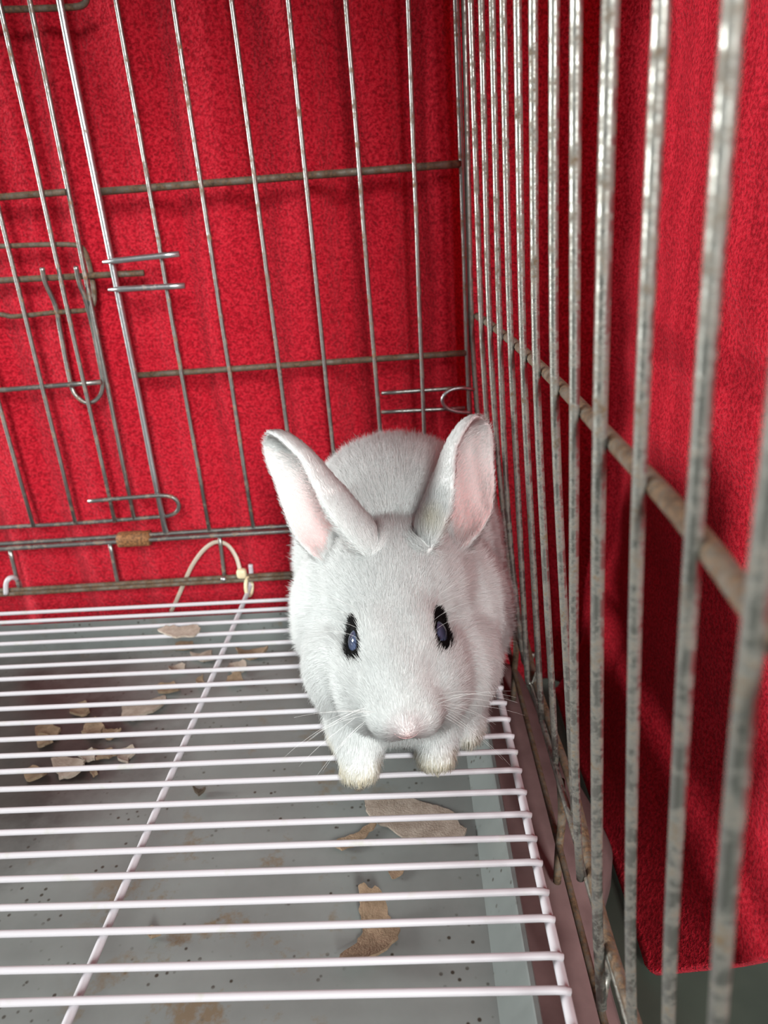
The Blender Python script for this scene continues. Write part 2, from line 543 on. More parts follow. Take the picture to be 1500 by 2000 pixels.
# lower frame: two wires along the bottom and short posts up to the double bar
bf = merge(tube_geo(straight(onY(0, 1156, .001) + [-.12, 0, 0], onY(433, 1128, .001) + [.155, 0, .001]), 0.0017),
           tube_geo(straight(onY(0, 1164, -.002) + [-.12, 0, 0], onY(433, 1135, -.002) + [.155, 0, .001]), 0.0015))
lower = obj('lower_bar', *bf, M['wire_rusty'], cage)
for a_, b_ in (((215, 1062), (231, 1143)), ((429, 1048), (439, 1130)), ((20, 1075), (40, 1158))):
    wire('short_post', straight(onY(*a_, 0.0022), onY(*b_, 0.0022)), 0.0014, 'wire', lower)
for px in ((438, 1129),):
    c0 = onY(*px, -0.0015)
    v, f = tube_geo([c0 + [0, -.001 - .0012 * k, 0] for k in range(3)], [0.0022, 0.0021, 0.0012], 8)
    obj('weld_bead', v, f, M['wire_clean'], lower)

# door
yd = -0.0015
dw = [[(0, 7), (83, 377), (142, 650), (223, 1013)], [(0, 417), (55, 650), (147, 1020)], [(0, 793), (63, 1020)]]
dframe = merge(tube_geo(vline([(58, 0), (262, 1012)], yd, 0.056, TZ), 0.0014),
               tube_geo(spline([onY(0, 1030, yd) + [-.12, 0, .0015], onY(0, 1030, yd), onY(160, 1021, yd), onY(300, 1010, yd), onY(333, 1006, yd - .001), onY(348, 995, yd - .002), onY(347, 980, yd - .003), onY(333, 970, yd - .004), onY(308, 968, yd - .0045), onY(240, 973, yd - .005), onY(173, 979, yd - .005)], 6), 0.0014))
door = obj('cage_door', *dframe, M['wire'], cage)
for w in dw:
    wire('door_wire', vline([w[0], w[-1]], yd - .0028, 0.056, TZ), 0.0013, 'wire', door)
# further door wire out of sight to the left
last = onY(63, 1020, yd - .0028)
hline('door_crossbar', [(0, 385), (128, 375)], yd, onY(0, 385, yd)[0] - 0.10, onY(128, 375, yd)[0], 0.0019, 'wire_rusty', door)
hline('door_crossbar', [(0, 762), (198, 746)], yd, onY(0, 762, yd)[0] - 0.10, onY(198, 746, yd)[0], 0.0016, 'wire', door)
# top hinge hook
wire('hinge_hook', spline([onY(-60, 20, yd + .001), onY(0, 19, yd + .001), (onY(100, 16, yd + .001)), onY(150, 13, yd + .001), onY(166, 6, yd), onY(168, -6, yd - .002), onY(150, -14, yd - .004)], 6), 0.0016, 'wire_rusty', door)
# bolt, its guide loop and its hairpin handle
yl = yd + 0.0035
wire('latch_guide', spline([onY(-70, 482, yl), onY(0, 481, yl), onY(80, 478, yl), onY(140, 478, yl), onY(160, 484, yl + .001), onY(171, 505, yl + .002), onY(179, 540, yl + .003), onY(184, 575, yl + .002), onY(181, 597, yl + .001), onY(166, 606, yl), onY(110, 610, yl), onY(30, 618, yl), onY(0, 614, yl), onY(-70, 608, yl)], 6), 0.0015, 'wire_rusty', door)
wire('latch_bolt', straight(onY(-60, 551, yl + .0005), onY(281, 533, yl + .0005), 8), 0.0019, 'wire_rusty', door)
wire('latch_handle', spline([onY(82, 523, yl - .008), onY(89, 553, yl - .006), onY(108, 596, yl - .001), onY(117, 640, yl + .0005), onY(128, 700, yl + .0005), onY(140, 755, yl), onY(152, 776, yl - .001), onY(172, 787, yl - .001), onY(192, 777, yl), onY(201, 752, yl), onY(193, 700, yl), onY(181, 640, yl), onY(167, 585, yl - .004), onY(156, 556, yl - .006), onY(148, 520, yl - .008)], 6), 0.0014, 'wire', door)

# right side panel
WR = [[(907, 0), (920, 640)], [(919, 0), (940, 650)], [(940, 0), (955, 640), (965, 800)], [(961, 0), (975, 640), (990, 1000)], [(982, 0), (995, 640), (1030, 1330)],
      [(1010, 0), (1020, 700), (1058, 1410)], [(1041, 0), (1045, 730), (1086, 1496)], [(1082, 0), (1080, 775), (1124, 1624)], [(1124, 0), (1122, 820), (1120, 1200), (1124, 1624)],
      [(1192, 0), (1170, 860), (1166, 1200), (1166, 1896)], [(1292, 0), (1245, 960), (1240, 1200), (1228, 1932)], [(1432, 0), (1350, 1080), (1344, 1200), (1300, 2000)]]
def panel_x(z, y):
    """the panel bows a little outward and leans out at its foot"""
    mid = 0.0034 + 0.0066 * math.sin(min(1, max(0, -y / 0.36)) * math.pi) ** 0.8 if y > -0.36 else 0.0045
    lean = 0.013 * max(0, (0.175 - z) / 0.175) ** 1.5 - 0.0022 * (z - 0.175) / 0.12 * (1 if z > 0.175 else 0)
    return mid + lean
FOOT = -0.006
side = None
side_wires = []
for k in range(15):
    y = -0.03 * k
    if k < 12:
        pts = [onY(*q, y) for q in WR[k]]
        zs = np.array([q[2] for q in pts]); xs = np.array([q[0] for q in pts])
        def fx(z, zs=zs, xs=xs, y=y):
            o = np.argsort(zs)
            lo, hi = zs[o[0]], zs[o[-1]]
            if z < lo:
                return xs[o[0]] + panel_x(z, y) - panel_x(lo, y)
            if z > hi:
                return xs[o[-1]] + (panel_x(z, y) - panel_x(hi, y)) * 0.6
            return float(np.interp(z, zs[o], xs[o]))
    else:
        fx = lambda z, y=y: panel_x(z, y)
    foot = {9: -0.034, 4: -0.002, 3: -0.010}.get(k, FOOT)
    zz = np.linspace(foot, TZ, 26)
    P = [np.array([fx(z), y, z]) for z in zz]
    # smooth kinks
    X = np.array([q[0] for q in P])
    for _ in range(4):
        X[1:-1] = 0.25 * X[:-2] + 0.5 * X[1:-1] + 0.25 * X[2:]
    for q, x in zip(P, X):
        q[0] = x
    side_wires.append(P)
# corner wire and top wire make the frame mesh of the panel
side = obj('side_panel', *merge(tube_geo(side_wires[0], 0.0016), tube_geo([P[-1] + [0.003, 0, 0] for P in side_wires], 0.0018)), M['wire_side'], cage)
for k, P in enumerate(side_wires[1:], 1):
    Q = list(P)
    r = 0.0015
    if k == 9:
        r = 0.0018
        e = P[0]
        Q = spline([e + [0.006, 0.012, 0.008], e + [0.004, 0.010, 0.001], e + [0.001, 0.004, -0.002], e + [0, 0, 0.002]], 4) + Q[2:]
    if k in (3, 4):
        e = P[0]
        Q = spline([e + [0.005, -0.002, 0.006], e + [0.003, -0.001, -0.002], e + [0.001, 0, -0.002], e], 4) + Q[1:]
    wire('vertical_wire', Q, r, 'wire_side', side)
RAIL_Z = 0.1735
def rail(name, z, dx, r, mat, y0=0.0, y1=-0.42):
    pts = []
    for y in np.linspace(y0, y1, 40):
        k = -y / 0.03
        i = min(13, int(k)); t = k - i
        def xat(P):
            zs = [q[2] for q in P]; xs = [q[0] for q in P]
            return np.interp(z, zs, xs)
        pts.append(np.array([(1 - t) * xat(side_wires[i]) + t * xat(side_wires[i + 1]) + dx, y, z]))
    A = np.array(pts)
    for _ in range(6):
        A[1:-1, 0] = 0.25 * A[:-2, 0] + 0.5 * A[1:-1, 0] + 0.25 * A[2:, 0]
    return wire(name, list(A), r, mat, side)
rail('side_rail', RAIL_Z, 0.0034, 0.0021, 'wire_rusty')
rail('bottom_rail', -0.003, 0.0034, 0.0020, 'wire_rusty')

# base frame under the side panel
bx = 0.0205
base = obj('base_frame', *tube_geo(straight((bx, 0.0, -0.0045), (bx, -0.42, -0.0045), 12), 0.0015), M['wire_side'], cage)
wire('base_wire', straight((bx - 0.0005, 0.0, -0.037), (bx - 0.0005, -0.42, -0.037), 12), 0.0015, 'wire_rusty', base)
for y in (-0.06, -0.195, -0.33):
    wire('base_post', spline([(bx + .001, y + 0.006, -0.006), (bx + .0015, y + .003, -0.022), (bx, y, -0.037), (bx - .001, y - .002, -0.0585)], 4), 0.0019, 'wire_rusty', base)
wire('base_wire', straight((-0.44, 0.004, -0.037), (bx, 0.004, -0.037), 8), 0.0015, 'wire_rusty', base)

# ------------------------------------------------------------------ tray
tr = empty('tray', (-0.21, -0.18, -0.056), 'grey plastic pull-out tray with dirt and torn cardboard, below the white floor grid', 'tray')
TB, TT = -0.0405, -0.0215
def tray():
    x0, x1, y0, y1 = -0.360, -0.0035, -0.41, 0.0005
    def rect(ins, z):
        return [(x0 + ins, y0 + ins, z), (x1 - ins, y0 + ins, z), (x1 - ins, y1 - ins * 0.7, z), (x0 + ins, y1 - ins * 0.7, z)]
    V = rect(0.0125, TB) + rect(0.0125, TB - 0.003)
    F = [(0, 1, 2, 3), (7, 6, 5, 4), (0, 4, 5, 1), (1, 5, 6, 2), (2, 6, 7, 3), (3, 7, 4, 0)]
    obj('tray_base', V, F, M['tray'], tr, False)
    rings = [rect(0.0125, TB), rect(0.0022, TT - 0.0006), rect(0.0016, TT), rect(0.0, TT), rect(-0.0006, TT - 0.002), rect(0.008, TB - 0.004)]
    V = [q for r_ in rings for q in r_]
    F = []
    for l in range(len(rings) - 1):
        for k in range(4):
            k2 = (k + 1) % 4
            F.append((l * 4 + k2, l * 4 + k, (l + 1) * 4 + k, (l + 1) * 4 + k2))
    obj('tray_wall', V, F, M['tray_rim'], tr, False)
    # the far side of the tray rises almost to the grid
    q = (x0 + 0.0002, x0 + 0.0032, y0 + 0.001, y1 - 0.001)
    V3 = [(x, y, z) for z in (TT - 0.004, -0.0062) for x, y in ((q[0], q[2]), (q[1], q[2]), (q[1], q[3]), (q[0], q[3]))]
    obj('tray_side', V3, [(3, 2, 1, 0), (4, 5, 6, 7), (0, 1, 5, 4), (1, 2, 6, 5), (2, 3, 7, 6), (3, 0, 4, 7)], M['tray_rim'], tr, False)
    V2 = rect(0.008, TB - 0.004) + rect(0.010, -0.0560)
    F2 = []
    for k in range(4):
        k2 = (k + 1) % 4
        F2.append((k2, k, 4 + k, 4 + k2))
    F2.append((4, 5, 6, 7))
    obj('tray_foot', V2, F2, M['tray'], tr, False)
tray()

# ------------------------------------------------------------------ white floor grid
GR = 0.00130
grid = empty('floor_grid', (-0.2, -0.18, -0.006), 'white plastic-coated wire floor grid that the rabbit sits on', 'grid')
FY = [onZ(0, y, GR)[1] for y in (1196, 1213, 1234, 1255, 1277, 1300, 1324, 1352, 1381, 1410, 1441, 1473, 1503, 1538, 1579, 1622, 1667, 1713, 1768, 1819, 1890, 1955)]
while FY[-1] > -0.385:
    FY.append(FY[-1] - 0.0122)
XE = 0.0035
for y in FY:
    # each bar bows a hair and turns down over the edge wire
    w = rng.normal(0, 0.0003)
    P = [np.array([x, y + w * math.sin(x * 15), 0.0]) for x in np.linspace(-0.43, XE - 0.004, 14)]
    P += [np.array([XE - 0.001, y, -0.0002]), np.array([XE + 0.0008, y, -0.0008])]
    wire('grid_bar', P, GR, 'white', grid, 8)
for x in (-0.1562, -0.36):
    P = [np.array([x, y, -0.0028]) for y in np.linspace(FY[-1] - .004, -0.008, 24)]
    P += spline([(x, -0.004, -0.0028), (x + .0005, 0.004, -0.001), (x + .0015, 0.0075, 0.006), (x + .002, 0.0075, 0.0135)], 5)
    wire('support_wire', P, 0.0016, 'white', grid)
wire('edge_wire', straight((XE, FY[-1] - .004, -0.0026), (XE - .002, -0.006, -0.0026), 20), 0.0018, 'white', grid)

# cable tie at the back of the grid
tie = empty('cable_tie', tuple(onZ(474, 1140, 0.0)), 'yellowed plastic cable tie with a long looping tail knotted round the lower bar', 'cable tie')
hd = onY(472, 1120, -0.0045)
def blob(c, r, seed=0, n=10, sq=2.6):
    V, F = [], []
    for i in range(n + 1):
        th = math.pi * i / n
        for k in range(2 * n):
            ph = math.pi * k / n
            d = np.array([math.sin(th) * math.cos(ph), math.sin(th) * math.sin(ph), math.cos(th)])
            d = np.sign(d) * np.abs(d) ** (2 / sq)
            V.append(np.asarray(c) + d * np.asarray(r))
    m_ = 2 * n
    for i in range(n):
        for k in range(m_):
            F.append((i * m_ + k, (i + 1) * m_ + k, (i + 1) * m_ + (k + 1) % m_, i * m_ + (k + 1) % m_))
    return V, F
obj('tie_head', *blob(hd, (0.0034, 0.0028, 0.0036), sq=3.2), M['tie_head'], tie)
ring = [np.array([hd[0] + 0.0025 + 0.001 * math.cos(a), -0.0005 + 0.0052 * math.cos(a), 0.0005 + 0.0068 * math.sin(a)]) for a in np.linspace(0, 2 * math.pi, 22)]
obj('tie_band', *tube_geo(ring, 0.0013, 8), M['tie_head'], tie)
tail = spline([onY(470, 1118, -.004), onY(462, 1090, 0.000), onY(448, 1068, .003), onY(432, 1059, .005), onY(415, 1061, .0065), onY(395, 1077, .008), onY(375, 1105, .0095), onY(361, 1135, .011), onY(345, 1172, .0125), onY(334, 1195, .0135)], 6)
tv, tf = tube_geo(tail, 1.0, 8)
tv = np.array(tv); TP = np.array(tail)
for i in range(len(TP)):
    s = tv[i * 8:(i + 1) * 8] - TP[i]
    yy = np.array([0, 1.0, 0])
    s = s * 0.0015
    s[:, 1] *= 0.5
    tv[i * 8:(i + 1) * 8] = TP[i] + s
obj('tie_tail', tv, tf, M['tie'], tie)
# second tie whose loop just shows at the far left
tie2 = empty('cable_tie', tuple(onZ(25, 1150, 0.0)), 'small white tie loop over the lower bar left of the looping cable tie', 'cable tie')
obj('tie_band', *tube_geo(spline([onY(12, 1160, -.005), onY(12, 1140, -.0052), onY(18, 1130, -.0045), onY(27, 1128, -.001), onY(35, 1134, .004), onY(40, 1150, .006), onY(42, 1160, .006)], 5), 0.0017, 8), M['white'], tie2)

# ------------------------------------------------------------------ cardboard scraps
def jag(poly, it=2, amp=0.10):
    P = [np.asarray(q, float) for q in poly]
    for _ in range(it):
        out = []
        for i in range(len(P)):
            a, b_ = P[i], P[(i + 1) % len(P)]
            d = b_ - a
            nn = np.array([-d[1], d[0]])
            out += [a, (a + b_) / 2 + nn * rng.normal(0, amp)]
        P = out
    return P
SCR = 'torn cardboard scraps'
def scrap(px, label, mat='card', z=TB + 0.0008, th=0.0012, curl=0.002, tilt=(0, 0), group=SCR, name='cardboard_scrap'):
    poly = [onZ(u, v, z) for u, v in px]
    P2 = jag([q[:2] for q in poly])
    cen = np.mean(P2, axis=0)
    rings = [0.35, 0.7, 1.0]
    n = len(P2)
    sz = max(np.linalg.norm(np.array(P2) - cen, axis=1))
    ph = rng.uniform(0, 6.28)
    dirc = np.array([math.cos(ph), math.sin(ph)])
    top = []
    def hgt(q):
        e = (q - cen)
        return curl * ((e @ dirc) / sz) ** 2 + tilt[0] * (e[0] + sz) + tilt[1] * (e[1] + sz) + rng.uniform(0, 0.00006)
    V = []
    for r in rings:
        for q in P2:
            w = cen + (q - cen) * r
            V.append((w[0], w[1], z + th + hgt(w)))
    V.append((cen[0], cen[1], z + th + hgt(cen)))
    c0 = len(V) - 1
    off = len(V)
    V += [(a, b_, c - th) for a, b_, c in V]
    F = []
    L = len(rings)
    for k in range(n):
        k2 = (k + 1) % n
        F.append((c0, k, k2)); F.append((c0 + off, k2 + off, k + off))
        for l in range(L - 1):
            q = (l * n + k, (l + 1) * n + k, (l + 1) * n + k2, l * n + k2)
            F.append(q); F.append(tuple(i + off for i in q[::-1]))
        e = (L - 1) * n
        F.append((e + k, e + k + off, e + k2 + off, e + k2))
    o = obj(name, V, F, M[mat], None, False, origin=(cen[0], cen[1], z))
    tag(o, label, 'debris' if name != 'cardboard_scrap' else 'cardboard', group)
    return o
scrap([(712, 1566), (745, 1557), (790, 1562), (838, 1573), (868, 1582), (895, 1598), (897, 1612), (912, 1622), (905, 1642), (870, 1650), (850, 1645), (800, 1637), (757, 1616), (715, 1586)],
      'broad flat grey-brown cardboard scrap with ragged edges in the tray below the front paws', curl=0.0012)
scrap([(730, 1608), (736, 1613), (718, 1632), (700, 1645), (692, 1655), (668, 1664), (646, 1655), (668, 1640), (690, 1633)],
      'thin narrow cardboard strip beside the broad scrap below the front paws', 'card_brown', curl=0.001)
scrap([(703, 1762), (718, 1759), (742, 1762), (758, 1785), (764, 1806), (782, 1818), (778, 1836), (758, 1862), (735, 1885), (700, 1902), (672, 1902), (664, 1893), (674, 1868), (699, 1838), (708, 1812), (702, 1790)],
      'curved boomerang-shaped brown cardboard scrap lying alone in the tray', 'card_brown', curl=0.010, th=0.0016)
scrap([(308, 1232), (325, 1225), (350, 1228), (386, 1224), (391, 1232), (378, 1246), (345, 1249), (322, 1240)],
      'pale cardboard shred lying on top of the white grid bars', 'card', z=GR + 0.0002, curl=0.002)
scrap([(388, 1234), (420, 1235), (428, 1243), (400, 1246), (382, 1244)], 'dark brown flake beside the pale shred on the grid', 'card_brown', z=TB + .0008)
for i, (pl, lab) in enumerate([
    ([(345, 1262), (378, 1258), (386, 1266), (362, 1272), (342, 1270)], 'thin brown chewed chip below the pale shred on the grid'),
    ([(372, 1280), (415, 1276), (420, 1290), (398, 1296), (376, 1290)], 'small pale chewed chip touching the support wire below the pale shred'),
    ([(462, 1277), (495, 1272), (525, 1274), (518, 1284), (480, 1288), (466, 1284)], 'long brown chewed chip lying between support wire and rabbit'),
    ([(448, 1300), (476, 1298), (482, 1310), (462, 1322), (446, 1312)], 'pale chewed chip beside the support wire, in front of the long brown chip'),
    ([(445, 1328), (470, 1322), (478, 1334), (456, 1344), (444, 1340)], 'squat brown chewed chip in front of the pale chip beside the support wire'),
    ([(330, 1308), (358, 1303), (362, 1312), (338, 1318)], 'narrow pale chip between the scrap heap and the pale shred'),
    ([(384, 1332), (398, 1328), (402, 1340), (388, 1342)], 'tiny brown crumb beside the support wire, level with the scrap heap')]):
    scrap(pl, lab, 'card' if i % 2 else 'card_brown', curl=0.004, th=0.002, group='small chewed crumbs near the support wire')
for i, (pl, lab, mt) in enumerate([
    ([(240, 1386), (275, 1377), (322, 1362), (330, 1372), (300, 1396), (262, 1412), (238, 1404)], 'long pointed grey-brown scrap in the scrap heap, jutting towards the rabbit', 'card'),
    ([(308, 1345), (342, 1338), (352, 1348), (330, 1358), (312, 1356)], 'brown scrap just behind the long pointed scrap', 'card_brown'),
    ([(140, 1384), (170, 1378), (176, 1392), (160, 1402), (138, 1398)], 'reddish brown scrap at the back of the scrap heap', 'card_brown'),
    ([(168, 1420), (190, 1412), (205, 1422), (200, 1438), (176, 1444), (160, 1434)], 'crumpled dark scrap in the middle of the scrap heap', 'card_brown'),
    ([(205, 1434), (232, 1428), (240, 1436), (216, 1446), (204, 1442)], 'small brown chip between the crumpled scrap and the long pointed scrap', 'card_brown'),
    ([(70, 1424), (100, 1416), (120, 1428), (108, 1446), (80, 1450)], 'dark curled scrap at the shaded end of the scrap heap', 'card_brown'),
    ([(78, 1448), (100, 1444), (106, 1456), (90, 1464), (74, 1460)], 'little brown chip under the dark curled scrap', 'card_brown'),
    ([(158, 1470), (182, 1468), (186, 1486), (170, 1490), (154, 1482)], 'square pale flake in front of the crumpled dark scrap', 'card'),
    ([(184, 1470), (220, 1466), (232, 1474), (214, 1486), (188, 1486)], 'brown wedge next to the square pale flake', 'card_brown'),
    ([(236, 1468), (262, 1464), (266, 1474), (252, 1496), (232, 1490)], 'upright-edged flake at the front end of the scrap heap', 'card'),
    ([(104, 1496), (128, 1484), (160, 1488), (168, 1502), (148, 1520), (116, 1524)], 'rounded pale brown scrap at the front of the scrap heap', 'card'),
    ([(48, 1514), (74, 1504), (96, 1510), (86, 1526), (58, 1528)], 'dark brown lump beside the rounded pale brown scrap', 'card_brown'),
    ([(176, 1506), (188, 1502), (192, 1514), (182, 1520)], 'tiny stub beside the rounded pale brown scrap', 'card_brown'),
    ([(288, 1828), (304, 1820), (316, 1830), (300, 1840)], 'small chewed lump lying apart in the tray near the support wire', 'card_brown'),
    ([(380, 1548), (400, 1543), (404, 1550), (388, 1556)], 'dark dropping-sized crumb alone in the tray', 'crumb'),
    ([(758, 1701), (792, 1697), (786, 1708), (766, 1718)], 'thin brown flake stuck to the tray between the broad scrap and the curved scrap', 'card_brown')]):
    thin = lab.startswith('thin')
    scrap(pl, lab, mt, curl=0.0002 if thin else 0.004, th=0.0004 if thin else 0.0018)

# ------------------------------------------------------------------ rabbit
CX = -0.0465
HU = np.array([0.06, -0.75, -0.66]); HU /= np.linalg.norm(HU)          # towards the nose
HN = np.array([0.0, -0.66, 0.75]); HN -= HU * (HN @ HU); HN /= np.linalg.norm(HN)   # out of the forehead
HX = np.cross(HN, HU); HX *= np.sign(HX[0])
HEAD = np.stack([HX, HU, HN], 0)
I3 = np.eye(3)
def hp(x, u, n):
    """head frame: origin between the eyes on the forehead"""
    return HO + HX * x + HU * u + HN * n
HO = np.array([CX - 0.0005, -0.1795, 0.0735])
PARTS = [  # name, centre, radii, axes, guide, fur length
    ('torso', (CX, -0.078, 0.059), (0.0535, 0.066, 0.0605), I3, (0, 1, -0.15), 0.0090),
    ('shoulder', (CX, -0.122, 0.048), (0.0500, 0.045, 0.047), I3, (0, 1, -0.45), 0.0090),
    ('chest', (CX, -0.150, 0.033), (0.0410, 0.034, 0.030), I3, (0, -0.2, -1), 0.0080),
    ('ruff', (CX, -0.164, 0.025), (0.0310, 0.022, 0.018), I3, (0, -0.4, -1), 0.0070),
    ('jowl', (CX - 0.0210, -0.153, 0.037), (0.0220, 0.028, 0.026), I3, (-0.5, 0.3, -0.8), 0.0070),
    ('jowl', (CX + 0.0210, -0.153, 0.037), (0.0220, 0.028, 0.026), I3, (0.5, 0.3, -0.8), 0.0070),
    ('haunch', (CX - 0.036, -0.085, 0.030), (0.022, 0.048, 0.030), I3, (0, 1, -0.3), 0.0085),
    ('haunch', (CX + 0.036, -0.085, 0.030), (0.022, 0.048, 0.030), I3, (0, 1, -0.3), 0.0085),
    ('neck', (CX, -0.138, 0.068), (0.034, 0.034, 0.030), I3, (0, 1, -0.2), 0.0080),
    ('head', hp(0, -0.016, -0.0215), (0.0235, 0.034, 0.0215), HEAD, -HU, 0.0040),
    ('head', hp(-0.0065, 0.002, -0.0150), (0.0135, 0.024, 0.0150), HEAD, -HU, 0.0036),
    ('head', hp(0.0065, 0.002, -0.0150), (0.0135, 0.024, 0.0150), HEAD, -HU, 0.0036),
    ('head', hp(0, 0.017, -0.0140), (0.0135, 0.027, 0.0145), HEAD, -HU, 0.0032),
    ('cheek', hp(-0.0125, 0.015, -0.0260), (0.0160, 0.024, 0.019), HEAD, -HU + HX * -0.5 - HN * 0.3, 0.0058),
    ('cheek', hp(0.0125, 0.015, -0.0260), (0.0160, 0.024, 0.019), HEAD, -HU + HX * 0.5 - HN * 0.3, 0.0058),
    ('muzzle', hp(-0.0058, 0.0330, -0.0145), (0.0095, 0.0125, 0.0105), HEAD, -HU + HX * -0.7, 0.0030),
    ('muzzle', hp(0.0058, 0.0330, -0.0145), (0.0095, 0.0125, 0.0105), HEAD, -HU + HX * 0.7, 0.0030),
    ('nose', hp(0, 0.0405, -0.0085), (0.0058, 0.0065, 0.0060), HEAD, -HU, 0.0014),
    ('chin', hp(0, 0.029, -0.0245), (0.0110, 0.0130, 0.0090), HEAD, -HU - HN, 0.0045),
]
TORSO_TOP = None
# fore legs and paws
for sx, px in ((-1, (704, 1486)), (1, (851, 1462))):
    t = onZ(*px, 0.007)
    s0 = np.array([CX + sx * 0.0225, -0.150, 0.038])
    for q in np.linspace(0, 1, 6):
        c_ = s0 + (t + [0, 0.006, 0.0035] - s0) * q
        r_ = 0.0150 + (0.0098 - 0.0150) * q
        PARTS.append(('leg', c_, (r_, r_, r_), I3, (0, -0.35, -1), 0.0050))
    PARTS.append(('paw', t + [0, 0.002, 0.0012], (0.0088, 0.0120, 0.0068), I3, (0, -0.8, -0.5), 0.0042))
    for k in (-1, 0, 1):
        PARTS.append(('toe', t + [k * 0.0050, -0.0075 + 0.0018 * abs(k), -0.0008], (0.0034, 0.0055, 0.0042), I3, (0, -1, -0.4), 0.0036))
# hind feet, one toe tip shows beside the fore paw
for sx in (-1, 1):
    f0 = np.array([CX + sx * 0.0290, -0.145, 0.0085])
    PARTS.append(('hind', f0, (0.0085, 0.036, 0.0075), I3, (0, -0.8, -0.4), 0.0045))
for i, p_ in enumerate(PARTS):
    PARTS[i] = (p_[0], np.asarray(p_[1], float), np.asarray(p_[2], float), p_[3], np.asarray(p_[4], float) / np.linalg.norm(p_[4]), p_[5])

def ellipsoid(c_, r_, ax, n=16):
    V, F = [], []
    for i in range(n + 1):
        th = math.pi * i / n
        for k in range(2 * n):
            ph = math.pi * k / n
            d = np.array([math.sin(th) * math.cos(ph), math.sin(th) * math.sin(ph), math.cos(th)]) * r_
            V.append(c_ + ax.T @ d)
    m_ = 2 * n
    for i in range(n):
        for k in range(m_):
            a, b_, c2, d2 = i * m_ + k, (i + 1) * m_ + k, (i + 1) * m_ + (k + 1) % m_, i * m_ + (k + 1) % m_
            if i == 0:
                F.append((a, b_, c2))
            elif i == n - 1:
                F.append((a, b_, d2))
            else:
                F.append((a, b_, c2, d2))
    return V, F

# ears: leaf-shaped troughs that open sideways
EARS = []
def ear(base, tip, mid_off, opening, rmax):
    base = np.asarray(base, float); tip = np.asarray(tip, float)
    N, K = 26, 17
    cl = []
    for i in range(N):
        t = i / (N - 1)
        cl.append(base + (tip - base) * (t * 1.16 - 0.16) + np.asarray(mid_off) * math.sin(math.pi * t))
    cl = np.array(cl)
    ax = np.gradient(cl, axis=0); ax /= np.linalg.norm(ax, axis=1)[:, None]
    O = np.asarray(opening, float)
    inner, outer = [], []
    cents, rads = [], []
    for i in range(N):
        t = i / (N - 1)
        o = O - ax[i] * (O @ ax[i]); o /= np.linalg.norm(o)
        s = np.cross(ax[i], o)
        # half-width profile of the leaf and how far the trough closes
        w = rmax * (0.34 + 0.66 * min(1, t / 0.46) ** 0.85) * (1 - max(0, (t - 0.48) / 0.52) ** 2.6) ** 0.55
        w = max(w, 0.0006)
        A = math.radians(128 - 62 * min(1, t / 0.75))
        r = w / max(math.sin(min(A, math.pi / 2)), 0.5)
        for k in range(K):
            th = -A + 2 * A * k / (K - 1)
            d = -math.cos(th) * o + math.sin(th) * s
            edge = abs(2 * k / (K - 1) - 1)
            thick = 0.0033 - 0.0009 * edge ** 2
            p_ = cl[i] + d * r + o * (r * 0.55)
            inner.append(p_ - d * thick * 0.5)
            outer.append(p_ + d * thick * 0.5)
        cents.append(cl[i] + o * (r * 0.55)); rads.append(r)
    V = inner + outer
    off = N * K
    F = []
    for i in range(N - 1):
        for k in range(K - 1):
            a, b_, c2, d2 = i * K + k, i * K + k + 1, (i + 1) * K + k + 1, (i + 1) * K + k
            F.append((a, b_, c2, d2)); F.append((d2 + off, c2 + off, b_ + off, a + off))
        for k in (0, K - 1):
            a, d2 = i * K + k, (i + 1) * K + k
            F.append((a, d2, d2 + off, a + off) if k == 0 else (a, a + off, d2 + off, d2))
    for k in range(K - 1):
        F.append((k, k + off, k + 1 + off, k + 1))
        e = (N - 1) * K + k
        F.append((e, e + 1, e + 1 + off, e + off))
    EARS.append(dict(cl=cl, ax=ax, cents=np.array(cents), rads=np.array(rads), axis=(tip - base) / np.linalg.norm(tip - base)))
    return V, F
EL = ear(onY(722, 1066, -0.144), onY(522, 846, -0.122), (-0.004, 0.004, -0.003), (-0.82, -0.57, 0.0), 0.0210)
ER = ear(onY(836, 1048, -0.144), onY(938, 812, -0.122), (0.004, 0.004, -0.002), (0.80, -0.62, 0.0), 0.0192)

EYES = [(hp(-0.0143, 0.0040, -0.0128), np.array([-0.95, -0.10, 0.30])), (hp(0.0143, 0.0040, -0.0128), np.array([0.93, -0.18, 0.30]))]
EYE_R = 0.0073

